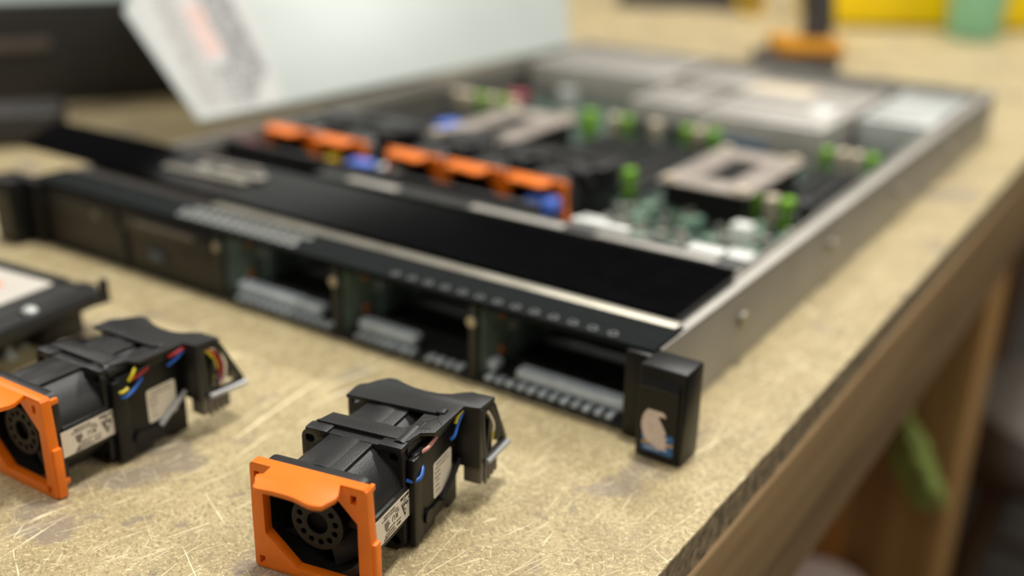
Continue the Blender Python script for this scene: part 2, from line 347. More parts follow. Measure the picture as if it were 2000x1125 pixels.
# closed control module on the left of the front
MB().box(-W+1, -266, 1.5, 90, 1.6, 41.2, bev=.6).build('control_module', M['grille'], sv)
cm = sv.children[-1]
MB().box(-430, -352, -.6, 2, 26, 37, bev=.8).build('drive_tray', M['black'], cm); MB().box(-346, -272, -.6, 2, 26, 37, bev=.8).build('drive_tray', M['black'], cm)
MB().box(-334, -284, -1.3, 0, 31, 34, bev=.4).build('tray_strip', M['conn'], cm); MB().box(-325, -313, -.5, 1.8, 12, 17.5, bev=.4).build('usb_port', mat('blue_grey_port', (70, 86, 104), .4), cm)
MB().box(-352, -347, -.8, 2, 2, 25, bev=.5).build('module_post', M['steel_dark'], cm); MB().cyl((-372, -.8, 30), (-372, .5, 30), 3.2, n=18).build('power_button', M['conn'], cm)
# ears
def ear(sx, stickered):
    mb = MB(); mb.box(3.2, 24.8, -14.2, 2.4, .35, 43, bev=1.1, seg=3); mb.box(-9, 4, -3.5, 3, 1, 41.5, bev=.6)
    mirror = Matrix.Scale(-1, 4, (1, 0, 0)) @ T(W-1.5, 0, 0) if sx < 0 else None
    def fin(m_): 
        if mirror is not None: bmesh.ops.transform(m_.bm, matrix=mirror, verts=m_.bm.verts[:])
        return m_
    e = fin(mb).build('ear_housing', M['black_smooth'], sv)
    prof = [(-13.9, 38.6), (-14.6, 38.3), (-16.2, 34.6), (-15.7, 33.6), (-15.3, 2.0), (-13.9, 1.6)]
    fin(MB().prism([(a, b_) for a, b_ in prof], 4.6, 22.4, YZ)).build('release_latch', M['black_smooth'], e, ang=25)
    if stickered:
        q = XZ; y = -15.42
        s = MB().plate([rrect(6.9, 21.3, 4.6, 14.2, 1.0)], .12, T(0, y-.06, 0) @ q).build('sticker', M['sticker_blue'], e)
        MB().plate([[(6.9, 8.9), (6.9, 7.6), (21.3, 9.2), (21.3, 10.5)]], .05, T(0, y-.11, 0) @ q).build('yellow_stripe', M['sticker_yellow'], s)
        pale = [(11.6, 26.3), (14.5, 26.0), (17.2, 23.4), (17.0, 22.5), (15.4, 22.6), (14.2, 22.2), (14.6, 20.9), (16.2, 18.4), (17.5, 16.0), (17.6, 14.4), (16.2, 14.0), (18.8, 13.0), (17.4, 11.6), (19.2, 10.2), (17.6, 9.2), (18.9, 7.4), (17.1, 7.3), (14.9, 7.4), (12.1, 8.4), (8.6, 10.4), (7.1, 13.7), (6.4, 16.8), (7.0, 21.2), (9.0, 24.6)]
        MB().plate([spline([(a, b_-.6) for a, b_ in pale], 4)], .07, T(0, y-.16, 0) @ q).build('torn_paper', M['sticker_pale'], s)
        m_ = MB(); x = 8.6
        for wd in (.9, .5, 1.1, .8, .6, 1.0): m_.box(x, x+wd, y-.14, y-.02, 5.5, 7.0+.3*(wd > .85), bev=.05); x += wd+.35
        m_.build('sticker_lettering', M['sticker_text'], s)
ear(1, True); ear(-1, False)
# main board and what is soldered to it
MB().box(-W+4, -7, 168, 640, 5.2, 6.8).build('main_board', M['pcb'], sv); brd = sv.children[-1]
for i in range(90):
    x, y = random.uniform(-425, -20), random.uniform(172, 620); s = random.choice((3, 4, 6, 9))
    MB().box(x, x+s, y, y+s*random.uniform(.7, 1.5), 6.7, 6.8+random.uniform(1, 5), bev=.2).build('chip', M['chip'], brd)
for i in range(80):
    x, y = random.uniform(-145, -14), random.uniform(172, 268); MB().cyl((x, y, 6.7), (x, y, 6.8+random.uniform(4, 11)), random.uniform(1.4, 3.2), n=12).build('capacitor', M['alu'], brd)
mod = mat('pale_green_module', (120, 150, 130), .4, var=.2)
for i in range(46):
    x, y = random.uniform(-145, -16), random.uniform(172, 270); s = random.uniform(4, 9); MB().box(x, x+s, y, y+s*1.3, 6.7, 7+random.uniform(2, 9), bev=.4).build('power_module', mod, brd)
for (x, y, sx, sy, h) in ((-112, 160, 26, 8, 25), (-62, 166, 20, 14, 22), (-42, 178, 16, 14, 24), (-182, 236, 24, 12, 24), (-58, 226, 12, 12, 26), (-310, 186, 22, 12, 30), (-150, 196, 18, 10, 20)):
    MB().box(x, x+sx, y, y+sy, 6.5, h, bev=.8).build('board_connector', M['white'], brd)
# edge strip behind the drive bays
MB().box(-300, -5, 112, 126, 41.2, 43, bev=.5).build('bay_top_strip', M['steel_dark'], sv); bs = sv.children[-1]
MB().box(-300, -5, 112, 113.5, 2, 41.5).build('strip_wall', M['steel_dark'], bs)
for a, b_ in ((-272, -232), (-176, -112), (-92, -20)):
    MB().box(a, b_, 112.5, 119.5, 42.9, 43.7, bev=.3).build('white_strip', M['alu'], bs)
MB().box(-112, -76, 122, 128, 40, 47, bev=1).build('white_block', M['white'], bs)
MB().box(-40, -20, 120, 130, 40, 46, bev=1).build('white_block', M['white'], bs)
for x, y, c, sx in ((-326, 170, 'blue', 20), (-178, 174, 'blue', 22), (-344, 166, 'yellow', 10), (-424, 158, 'red', 16)):
    mb = MB(); mb.box(x, x+sx, y, y+14, 24, 35, bev=3, seg=3); mb.box(x+sx*.3, x+sx*.7, y-3, y+4, 8, 30, bev=1); mb.build('touch_point', M[c], sv)
MB().box(-424, -152, 150, 156, 6.8, 39, bev=.6).build('air_baffle', M['black'], sv)
# heat sinks
def sink(x0, x1, y0, y1):
    mb = MB(); n = 26
    mb.box(x0, x1, y0, y1, 8, 12)
    for k in range(n):
        x = x0+4+(x1-x0-8)*k/(n-1); mb.box(x-.5, x+.5, y0+6, y1-6, 12, 33)
    h = mb.build('heat_sink', M['steel_dark'], sv)
    m_ = MB(); m_.plate([rrect(x0, x1, y0, y1, 4), rrect(x0+22, x1-22, y0+26, y1-26, 3)], 1.2, T(0, 0, 33)); m_.build('heat_sink_cover', mat('warm_grey_plate', (150, 140, 131), .5, .1, var=.25, scale=40), h)
    for cx, cy in ((x0+7, y0+7), (x1-7, y0+7), (x0+7, y1-7), (x1-7, y1-7)): MB().cyl((cx, cy, 33), (cx, cy, 37), 4.5, n=18).build('spring_screw', M['cream'], h)
    return h
sink(-128, -62, 262, 372); h2 = sink(-330, -262, 268, 388)
MB().box(-352, -330, 306, 326, 20, 33, bev=3).build('touch_point', M['blue'], h2)
# memory slots with ivory and green latches
def slot(x, n0, n1, y0=286, y1=432):
    s = MB().box(x-3.4, x+3.4, y0, y1, 6.7, 15, bev=.4).box(x-.9, x+.9, y0+8, y1-8, 15, 16.2).build('memory_slot', M['chip'], sv)
    for y, c in ((y0, n0), (y1, n1)):
        mb = MB(); mb.box(x-3.4, x+3.4, y-4, y+4, 7, 24, bev=1.2); mb.box(x-4, x+4, y-6, y+5, 22, 31, bev=1.8, seg=3); mb.build('slot_latch', M[c], s)
for x, a, b_ in ((-66, 'green', 'green'), (-54, 'cream', 'cream'), (-43, 'green', 'cream'), (-31, 'chip', 'green'),
                 (-160, 'green', 'green'), (-173, 'chip', 'cream'), (-184, 'cream', 'green'), (-197, 'green', 'chip'), (-213, 'cream', 'cream'), (-226, 'chip', 'chip'), (-240, 'chip', 'green'), (-252, 'chip', 'cream'),
                 (-344, 'chip', 'chip'), (-356, 'cream', 'cream'), (-368, 'green', 'green'), (-380, 'cream', 'cream'), (-392, 'chip', 'green'), (-406, 'green', 'cream'), (-418, 'cream', 'cream')):
    slot(x, a, b_)
MB().box(-283, -272, 428, 440, 6.7, 30, bev=2).build('touch_point', M['green'], sv)
# rear: riser cages, power supplies, rear wall
def cage(x0, x1, y0, y1, z, m='steel', slots=4):
    c = MB().box(x0, x1, y0, y1, 2, z, bev=.8).build('riser_cage', M[m], sv)
    for k in range(slots): yy = y0+14+(y1-y0-28)*k/max(1, slots-1); MB().box(x0+8, x1-8, yy-2.5, yy+2.5, z-.6, z+.5, bev=.2).build('cage_slot', M['steel_dark'], c)
    return c
c = cage(-186, -76, 446, 628, 40, 'alu'); MB().box(-192, -120, 438, 446.2, 6, 22).build('riser_board', mat('blue_board', (48, 84, 110), .4), c)
MB().box(-190, -128, 560, 604, 40.2, 40.8, bev=.1).build('paper_label', M['cream'], c)
MB().box(-108, -88, 498, 530, 40.2, 41).build('paper_label', M['white'], c)
cage(-70, -12, 520, 660, 38, 'bright', 2); cage(-262, -204, 478, 560, 36, 'alu', 3); cage(-424, -272, 560, 676, 40, 'alu', 5); cage(-262, -204, 590, 664, 36, 'alu', 2)
MB().box(-262, -232, 566, 586, 6, 30, bev=2).build('touch_point', M['cream'], sv)
MB().box(-392, -372, 470, 486, 6, 26, bev=3).build('touch_point', M['red'], sv)
MB().cyl((-340, 500, 6), (-340, 500, 30), 9, n=24).build('coin_cell_holder', M['bright'], sv)
MB().box(-W, 2.5, L-1.5, L, .4, 42, bev=.3).build('rear_wall', M['steel_side'], sv)
# ---- loose metal on top of the server
mb = MB(); mb.prism([(-505, 40), (-3.5, 34), (-3.5, 100), (-546, 98)], 43.5, 45.0)
tag(mb.build('cover_strip', M['gloss']), 'long glossy black cover strip lying across the front of the open server', 'cover strip')
br = thing('metal_bracket', 'slotted silver bracket lying on the left part of the black cover strip', 'bracket', (-342, 78, 45.05), .06)
mb = MB(); mb.plate([rrect(-22, 34, -7, 2, 3), rrect(-14, -2, -4.5, -1, 1.2), rrect(6, 24, -4.5, -1, 1.2)], 1.4, bev=.3); mb.box(-20, 30, 0, 1.4, 0, 6, bev=.4); mb.build('bracket_plate', M['alu'], br)
mb = MB(); mb.plate([rrect(-40, 32, -19, -11, 3)], 1.4, bev=.3); mb.box(-12, -6, -12, -6, 0, 1.3); mb.box(16, 24, -12, -6, 0, 1.3); mb.build('bracket_arm', M['steel'], br)
# ---------------------------------------------------------------- fan modules
CX, CZ = 23.7, 21.4
def label_patch(y0, y1, z0, z1, r, cx, cz):
    mb = MB(); n = 10; rows = []
    for rr in (r, r+.12):
        rows.append([[mb.bm.verts.new((cx+rr*math.cos(a), y, cz+rr*math.sin(a))) for a in [math.asin((z0+(z1-z0)*k/n-cz)/rr) for k in range(n+1)]] for y in (y0, y1)])
    for lo, hi in rows:
        for k in range(n): mb.bm.faces.new((lo[k], lo[k+1], hi[k+1], hi[k]))
    (a, b_), (c, d) = rows
    for p, q in ((a, c), (b_, d)):
        for k in range(n): mb.bm.faces.new((p[k], p[k+1], q[k+1], q[k]))
    for k in (0, n): mb.bm.faces.new((a[k], b_[k], d[k], c[k]))
    return mb
def on_label(x):       # drawing frame on the fan's right side: u runs towards the front (upside-down print), v runs down
    return Matrix(((0, 0, 1, x), (-1, 0, 0, 0), (0, -1, 0, 0), (0, 0, 0, 1)))
def make_fan(name, label, loose, rod, wires, group):
    f = thing(name, label, 'fan', group=group)
    # orange front bezel with wavy grip lip
    octo = [(5.2, 15), (5.2, 33), (8.4, 38.6), (33.5, 38.6), (42.6, 29), (42.6, 5.5), (40.5, 3.6), (17, 3.6)]
    mb = MB(); sl = [[(x0, z0), (x0+2.2, z0), (x0+2.2, z0+3.4), (x0, z0+3.4)] for x0, z0 in ((2.3, 36.2), (40.4, 36.4), (2.0, 1.6), (42.4, 1.6))]
    mb.plate([spline([(1.6, 43), (45.6, 43), (46.6, 42), (47.6, 22), (47.9, 1.2), (47, .2), (24, .0), (.9, .2), (.1, 1.2), (.2, 22), (.7, 42)], 1)]+[octo]+sl, 4.2, XZ, bev=.45)
    mb.box(46.2, 49.2, .6, 4.4, .6, 22, bev=.6); mb.box(46.2, 48, .6, 4.2, .4, 21, bev=.6)
    bz = mb.build('front_bezel', M['orange'], f)
    lipo = [(9.6, .4), (9.9, -4.6), (10.6, -10.5), (12.2, -13.0), (18.7, -12.5), (26.7, -12.7), (33.0, -14.2), (36.6, -13.9), (38.3, -12), (37.4, -4.5), (36.6, .4)]
    mb = MB(); mb.plate([spline(lipo[1:-1], 4, True)[:-4]+[lipo[-1], lipo[0]]], 1.7, T(0, 0, 41.25), bev=.4); mb.build('grip_lip', M['orange'], bz)
    many('clip', M['orange'], bz, [lambda m_, a=a: m_.box(42.6, 45.3, 4.0, 8.4, a, a+2.4, bev=.4) for a in (38.4, 3.0)])
    # housing: flanges and barrels
    def flange(y0, y1, full=True):
        m_ = MB(); m_.plate([rrect(2.9, 44.6, .5, 42.4, 4), circ(CX, CZ, 19.6, 48)]+[circ(CX+sx*17.2, CZ+sz*17.2, 1.9, 12) for sx in (-1, 1) for sz in (-1, 1)], y1-y0, T(0, y0, 0) @ XZ, bev=.3); return m_
    mb = flange(4.3, 8.6)
    def barrel(m_, y0, y1): m_.lathe([(19.6, y0), (21.2, y0), (21.2, y1), (19.6, y1)], 72, Matrix(((1, 0, 0, CX), (0, 0, 1, 0), (0, 1, 0, CZ), (0, 0, 0, 1))), closed=True)
    barrel(mb, 8, 29)
    mb.box(CX-9, CX+9, 8, 29, 40.4, 42.3, bev=.7)                                       # flat spine along the top of the barrel
    mb.build('fan_housing', M['black'], f)
    mb = flange(28.6, 32.4); b2 = flange(33.0, 36.8); 
    me_ = bpy.data.meshes.new('tmp'); b2.bm.to_mesh(me_); b2.bm.free(); mb.bm.from_mesh(me_); bpy.data.meshes.remove(me_)
    barrel(mb, 36.4, 62); mb.box(CX-9, CX+9, 36.6, 62, 40.4, 42.2, bev=.7)
    b2 = flange(61, 65); me_ = bpy.data.meshes.new('tmp'); b2.bm.to_mesh(me_); b2.bm.free(); mb.bm.from_mesh(me_); bpy.data.meshes.remove(me_)
    mb.build('rear_fan_housing', M['black'], f)
    # impeller
    R = Matrix(((1, 0, 0, CX), (0, 0, 1, 0), (0, 1, 0, CZ), (0, 0, 0, 1)))
    ring = [circ(7.4*math.cos(2*math.pi*(k+.3)/12), 7.4*math.sin(2*math.pi*(k+.3)/12), 1.15, 12) for k in range(12)]
    mb = MB(); mb.plate([circ(0, 0, 10.4, 48), circ(0, 0, 4.2, 28)]+ring, 1.4, R @ T(0, 0, 4.6), bev=.2); mb.lathe([(9.6, 5.8), (10.4, 5.8), (10.4, 26), (9.6, 26)], 40, R, closed=True)
    hub = mb.build('impeller_hub', M['hub'], f)
    MB().lathe([(0, 7.2), (9.5, 7.2), (9.5, 24), (0, 24)], 32, R).build('motor_core', M['hole'], hub)
    for k in range(5):
        mb = MB(); rows = []; n = 8
        for i in range(n+1):
            t_ = i/n; row = []
            for j in range(7):
                s_ = j/6; rr = 9.8+9.3*s_; a = 2*math.pi*k/5+.25*s_+1.05*t_-.35*s_*(1-t_); row.append((CX+rr*math.cos(a), 7.4+15*t_+1.2*s_*(1-t_), CZ+rr*math.sin(a)))
            rows.append(row)
        for off in (0, .9):
            V = [[mb.bm.verts.new((p[0], p[1]+off, p[2])) for p in row] for row in rows]
            for i in range(n):
                for j in range(6): mb.bm.faces.new((V[i][j], V[i+1][j], V[i+1][j+1], V[i][j+1]))
            if off == 0: V0 = V
        bd = lambda Q: [Q[0][j] for j in range(7)]+[Q[i][6] for i in range(1, n+1)]+[Q[n][j] for j in range(5, -1, -1)]+[Q[i][0] for i in range(n-1, 0, -1)]
        A, B = bd(V0), bd(V)
        for i in range(len(A)): mb.bm.faces.new((A[i], A[(i+1) % len(A)], B[(i+1) % len(A)], B[i]))
        mb.build('impeller_blade', M['blade'], f)
    MB().lathe([(0, 30.2), (19.5, 30.2), (19.5, 31.5), (0, 31.5)], 40, R).build('stator_disc', M['hole'], f)
    # carrier: top plate with finger scoop, side plate
    topo = [(7.0, 33.2), (44.2, 33.2), (45.6, 40.2), (50.3, 42.6), (51.2, 65.0), (57.4, 66.0), (58.6, 75.4), (49.4, 77.2), (46.0, 75.2), (42.6, 72.2), (38.0, 70.6), (32, 70.4), (26, 71.2), (20.6, 73.2), (17.4, 74.6), (14.2, 74.2), (11.0, 70.6), (9.0, 67.0), (6.6, 65.2), (5.8, 62.8), (6.0, 55.0), (45.8, 55.8), (45.8, 54.2), (40.2, 53.6), (40.2, 43.4), (38.4, 41.2), (9.0, 40.8)]
    if not loose: topo = [p for p in topo if p[0] < 52]
    mb = MB(); mb.plate([topo], 1.6, T(0, 0, 42.2), bev=.35)
    mb.box(43.6, 47.6, 55.6, 59.6, 43.0, 44.8, bev=.9, seg=3)
    for pl in ([(42.2, 48.4), (46.2, 52.4), (49.8, 48.6)], [(43.9, 48), (44, 42.8)], [(44.5, 43.2), (47.8, 44.2)], [(46.6, 52), (46.2, 52.4)]): mb.tube([(a_, b_, 43.75) for a_, b_ in pl], .22, 6, smooth=1)
    mb.box(5.0, 14.5, 27.6, 33.2, 40.5, 43.4, bev=.7); mb.box(34.8, 44.6, 28.0, 33.6, 40.6, 43.4, bev=.7)           # joint lugs
    mb.box(13.6, 16.0, 68.4, 73.6, 36, 42.6, bev=.4); mb.cyl((41.6, 31.5, 40.6), (41.6, 44.0, 40.6), 3.6, n=20)
    car = mb.build('carrier', M['black'], f)
    side = [(32.0, 1.2), (47.5, 1.2), (48.2, 3.4), (58.4, 3.4), (59.4, 1.2), (66.6, 1.2), (66.6, 38.4), (33.6, 38.4), (32.0, 36.6)]
    mb = MB(); mb.plate([side], 2.0, T(45.2, 0, 0) @ YZ, bev=.35)
    mb.box(44.8, 47.9, 31.0, 38.0, 1.0, 37.5, bev=.8)                                   # raised joint rib
    mb.box(44.9, 48.8, 44.6, 66.4, 38.0, 42.6, bev=.6)                                  # folded edge under the top plate
    mb.box(46.6, 48.4, 41.0, 52.0, 8.2, 10.8, bev=.7); mb.cyl((46.5, 41, 9), (48.6, 41, 9), 2.8, n=20)
    mb.build('side_plate', M['black_smooth'], car)
    if not loose: return f
    tri = [(66.4, 42.6), (75.2, 42.6), (79.6, 39.8), (91.2, 19.2), (91.0, 16.8), (70.2, 17.0)]
    tri_in = [(69.4, 39.8), (75.0, 39.8), (88.2, 19.6), (71.8, 19.6)]
    mb = MB(); mb.plate([tri, tri_in], 1.6, T(56.2, 0, 0) @ YZ, bev=.3)
    mb.plate([[(71.8, 19.6), (74.4, 35.0), (76.2, 33.6), (77.2, 19.6)], [(73.4, 20.4), (75.0, 31.0), (75.9, 20.4)]], 1.2, T(56.3, 0, 0) @ YZ)
    mb.box(47.0, 57.6, 65.6, 70.6, 17.2, 42.6, bev=.6); mb.plate([tri], 1.4, T(47.4, 0, 0) @ YZ, bev=.3)
    mb.prism([(78.6, 40.4), (91.0, 18.0), (91.0, 16.6), (90.0, 16.6), (77.2, 40.0)], 49.0, 57.6, YZ); mb.box(50, 57.8, 74, 79, 40.6, 42.6, bev=.4)
    fr = mb.build('cable_guard', M['black'], car)
    MB().tube([(58.4, 70.4, 18.2), (58.4, 80, 17.4), (58.4, 91.4, 16.8)], 1.15, 10).build('guard_rail', M['rod'], fr)
    mb = MB(); mb.box(49.6, 57.0, 67.5, 82.0, 9.4, 17.4, bev=.5)
    for k in range(4): mb.box(56.8, 57.8, 70.6+k*3.1, 72.4+k*3.1, 8.2+.3*k, 17.0, bev=.2)
    mb.box(50.5, 56.0, 82, 83.6, 9, 15, bev=.3)
    mb.build('cable_plug', M['conn'], f)
    # labels
    MB().box(42.6, 45.36, 8.2, 31.0, 12.6, 27.4, bev=.8).build('label_pad', M['black'], f)
    lb = MB().box(45.3, 45.46, 6.9, 31.3, 14.7, 25.7).build('rating_label', M['label'], f)
    pm = MB(); pg = MB(); Q = on_label(45.12)
    def q(y, z): return Q @ T(-y, -z, 0)
    def dash(m_, y, z, n, wd, h):
        for k in range(n):
            l = wd*random.uniform(.55, .95); m_.box(-l, 0, 0, h, 0, .1, m=q(y, z) @ T(0, 0, 0)) if False else m_.box(45.1, 45.22, y-l, y, z-h/2, z+h/2); y -= wd
    pm.prism([(27.4, 22.4), (22.4, 22.4), (24.7, 17.2)], 45.1, 45.24, YZ)
    MB().cyl((45.2, 25.1, 21.1), (45.28, 25.1, 21.1), .75, n=14).tube([(45.27, 26.4, 22.0), (45.27, 25.6, 20.2), (45.27, 24.6, 18.9), (45.27, 24.0, 20.4), (45.27, 23.7, 21.9)], .13, 6).build('logo_swoosh', M['label'], lb)
    lb.children[-1].location = Vector((.36, 2.95, -.7))*S
    pm.text('R', 3.0, q(17.4, 21.2) @ T(-2.2, -1.0, 0), .12); pm.text('U', 3.0, q(15.6, 21.2) @ T(-2.0, -1.0, 0), .12)
    pm.text('c', 1.7, q(19.6, 22.1) @ T(-.8, -.6, 0), .12); pm.text('us', 1.3, q(13.6, 21.4) @ T(-.2, .2, 0), .12)
    dash(pm, 27.6, 25.2, 6, 1.05, 1.0)
    dash(pg, 25.4, 24.0, 2, .9, .6); dash(pg, 27.9, 23.4, 1, 1.0, .8); dash(pg, 26.4, 23.0, 6, .75, .55)
    dash(pg, 17.6, 25.2, 9, .9, .75); dash(pg, 19.6, 24.0, 12, .95, .6); dash(pg, 20.4, 23.0, 3, 1.0, .6)
    dash(pg, 21.6, 18.6, 4, .85, .65); dash(pm, 21.4, 17.0, 3, 1.0, .7); dash(pg, 17.6, 18.9, 6, .8, .6); dash(pg, 16.9, 17.6, 7, .85, .7); dash(pg, 18.0, 16.4, 10, .8, .8); dash(pg, 13.6, 18.7, 2, .8, .6)
    pg.prism([(13.2, 22.6), (10.0, 22.6), (10.4, 20.0), (11.6, 18.4), (12.8, 20.0)], 45.1, 45.2, YZ)
    dash(pg, 11.8, 24.2, 2, .9, .6); dash(pg, 11.2, 17.2, 1, 1.0, .8); dash(pm, 11.8, 16.1, 3, .9, .6)
    for k_ in (pm, pg): bmesh.ops.translate(k_.bm, vec=(.33, 2.95, -.7), verts=k_.bm.verts[:])
    pm.build('label_print', M['print'], lb); pg.build('label_small_print', M['print_grey'], lb)
    l2 = MB().plate([rrect(46.6, 61.6, 13.0, 28.2, 1.2)], .15, T(47.22, 0, -.6) @ YZ).build('barcode_label', M['label'], f)
    mb = MB()
    def d2(y, z, n, wd, h):
        for k in range(n): l = wd*random.uniform(.5, .9); mb.box(47.3, 47.42, y, y+l, z-h/2, z+h/2); y += wd
    d2(49.0, 26.2, 9, 1.15, .6); d2(48.4, 24.6, 10, 1.15, .6); d2(47.8, 22.8, 4, 1.1, .7); d2(47.8, 20.8, 4, 1.1, .7); d2(48.4, 19.2, 3, 1.0, .6); d2(48.4, 17.2, 3, 1.0, .6); d2(48.2, 15.0, 4, 1.0, .6)
    mb.build('label_print', M['print_grey'], l2)
    MB().tube([(48.6, 51.2, 10.2), (49.0, 58, 15.2), (49.0, 65.4, 20.6)], 1.15, 10, smooth=1).build('diagonal_rod', M[rod], f)
    for nm, m_, pts in wires: MB().tube(pts, .75, 8).build(nm, M[m_], f)
    return f
wA = [('wire', 'w_blue', [(44.6, 30.6, 29.4), (46.8, 31.6, 28.8), (48.6, 34.0, 29.6), (48.0, 37.0, 31.4), (46.4, 38.5, 32.2)]),
      ('wire', 'w_pink', [(46.8, 38.4, 37.2), (48.4, 41.0, 38.2), (48.6, 46.5, 39.4)]),
      ('wire', 'w_blue', [(49.4, 56.5, 33.5), (50.4, 58.2, 34.6), (50.2, 61.6, 38.0), (50.4, 65.5, 41.0)]),
      ('wire', 'w_yellow', [(50.0, 59.6, 38.8), (50.0, 62.2, 40.8), (50.2, 65.6, 41.6)]),
      ('wire', 'w_white', [(55.2, 70.6, 40.6), (56.6, 74.0, 38.6), (56.8, 79.4, 30.8), (56.6, 79.6, 27.0)]),
      ('wire', 'w_yellow', [(56.6, 79.6, 27.0), (56.3, 79.2, 24.0), (55.8, 77.2, 19.0)]),
      ('wire', 'w_black', [(54.6, 71.0, 40.0), (55.4, 76.0, 35.0), (55.4, 77.2, 26.0), (55.0, 76.0, 18.0)])]
wB = [('wire', 'w_blue', [(45.6, 33.6, 31.2), (48.6, 35.4, 30.2), (49.0, 40.2, 32.2), (48.6, 44.6, 35.4)]), ('wire', 'w_yellow', [(45.8, 33.0, 33.0), (48.4, 34.6, 32.6), (48.6, 37.4, 33.4)]),
      ('wire', 'w_yellow', [(48.0, 38.6, 36.0), (48.8, 40.0, 38.4), (48.4, 42.0, 40.6)]), ('wire', 'w_red', [(48.4, 40.0, 36.4), (49.0, 44.0, 37.6), (48.6, 48.0, 38.6)]),
      ('wire', 'w_black', [(48.6, 41.0, 38.6), (49.2, 45.0, 39.8), (48.8, 48.0, 40.6)]),
      ('wire', 'w_red', [(50.0, 57.4, 40.0), (50.8, 62.0, 40.8), (50.6, 66.0, 41.6)]), ('wire', 'w_blue', [(49.6, 57.0, 36.0), (50.6, 61.0, 38.0), (50.4, 65.4, 40.0)]),
      ('wire', 'w_white', [(56.2, 71.6, 40.4), (57.0, 77.6, 37.0), (57.2, 81.2, 29.0), (56.4, 79.8, 18.4)]), ('wire', 'w_red', [(55.8, 71.2, 40.0), (56.8, 75.6, 37.0), (57.0, 78.6, 29.4), (56.2, 77.4, 19.0)]),
      ('wire', 'w_yellow', [(55.6, 71.0, 39.4), (56.6, 74.0, 36.6), (56.9, 76.4, 30.0), (56.0, 75.2, 24.0)]), ('wire', 'w_blue', [(56.6, 76.6, 26.0), (56.8, 77.0, 22.6), (56.0, 75.8, 18.0)])]
fa = make_fan('server_fan', 'front black server fan with orange bezel, black diagonal rod, nearest the camera', True, 'black_smooth', wA, None)
fa.location = Vector((-70.6148, -161.4586, 0))*S; fa.rotation_euler.z = .189622686
fb = make_fan('server_fan', 'black server fan with grey diagonal rod and bunched coloured wires, cut by left picture edge', True, 'rod', wB, None)
fb.location = Vector((-211.198, -177.641, 0))*S; fb.rotation_euler.z = .0213942
fi = make_fan('server_fan', 'orange fan at the left end of the row inside the open server', False, 'black_smooth', [], 'orange fans inside the server')
LB = ['orange fan second from the left in the row inside the server', 'orange fan in the middle of the row, just right of the blue latch', 'orange fan second from the right in the row inside the server', 'orange fan at the right end of the row inside the open server']
for i, x in enumerate((-418, -368, -301, -250, -201)):
    o = fi if i == 0 else copy_tree(fi)
    o.location = Vector((x, 186, 1.55))*S; o.rotation_euler.z = 0
    if i: o['label'] = LB[i-1]
# ---------------------------------------------------------------- the server's lid, leaning up on its left wall
A = Vector((-455, 154, 46)); u = Vector((.077, .997, 0)).normalized(); al = math.radians(40)
wv = Vector((-u.y*math.cos(al), u.x*math.cos(al), math.sin(al))); nv = u.cross(wv)
if nv.z < 0: nv = -nv
LM = Matrix(((u.x, wv.x, nv.x, 0), (u.y, wv.y, nv.y, 0), (u.z, wv.z, nv.z, 0), (0, 0, 0, 1)))
ld = thing('sheet_metal_panel', 'big pale grey metal server panel propped up behind the server, with printed service label', 'panel', A)
mb = MB(); mb.plate([[(0, 0), (478, 0), (540, 66), (560, 300), (60, 300), (17, 128), (2, 112)]], 1.2, LM, bev=.3)
mb.box(4, 474, 0, 1.2, -2, 0, m=LM); mb.build('panel_sheet', M['lid'], ld)
lbl = MB().plate([[(4, 2), (84, 2), (152, 200), (70, 296), (60, 290), (20, 127), (6, 110)]], .25, LM @ T(0, 0, 1.22)).build('service_label', mat('grey_white_label', (166, 166, 164), .5, var=.03), ld)
mb = MB(); mr = MB(); md = MB()
def lb_row(m_, u0, w0, w1, th, step):
    x = w0
    while x < w1: l = step*random.uniform(.4, .9); s = .32*x; m_.box(u0+s*.6, u0+s*.6+th, x, x+l, 0, .12, m=LM @ T(0, 0, 1.48)); x += step
for k in range(5): lb_row(mb, 10+k*4.2, 10, 150, 1.9, 7)
for k in range(8): lb_row(md, 52+k*4.0, 6+4*k, 150, 2.6, 6)
for k in range(4): lb_row(md, 34+k*4.6, 8, 44, 2.2, 7)
for k in range(5): lb_row(mr, 33+k*3.6, 58, 108, 2.6, 8)
mb.build('label_print', M['print_grey'], lbl); md.build('label_dark_print', M['print'], lbl); mr.build('label_red_print', M['print_red'], lbl)

# dark equipment behind it
cs = thing('equipment_case', 'low dark metal equipment case at the top left behind the pale propped panel', 'case', (-796, 218, 0), math.atan2(134, 81))
mb = MB(); mb.box(-170, 340, 0, 330, 2, 97, bev=2); mb.build('case_body', M['case'], cs)
mb = MB(); mb.box(-172, 342, 2, 332, 97, 99, bev=.6); mb.build('case_top', M['case_top'], cs)
MB().box(-60, 40, -2.5, .5, 52, 64, bev=1).build('front_plate', mat('dull_grey_plate', (92, 84, 78), .5), cs)
for x in (-150, 320):
    for y in (20, 300): MB().cyl((x, y, 0), (x, y, 2.5), 9, n=16).build('foot', M['black'], cs)
pb = thing('power_brick', 'dark grey power brick on the bench left of the server', 'power brick', (-690, 128, 0), .9)
MB().box(-60, 60, -28, 28, 0, 30, bev=5, seg=3).build('brick_body', M['case'], pb); MB().tube([(-58, 0, 14), (-90, 6, 8), (-130, 30, 4.2), (-190, 40, 4.2)], 4, 10).build('cord', M['w_black'], pb)

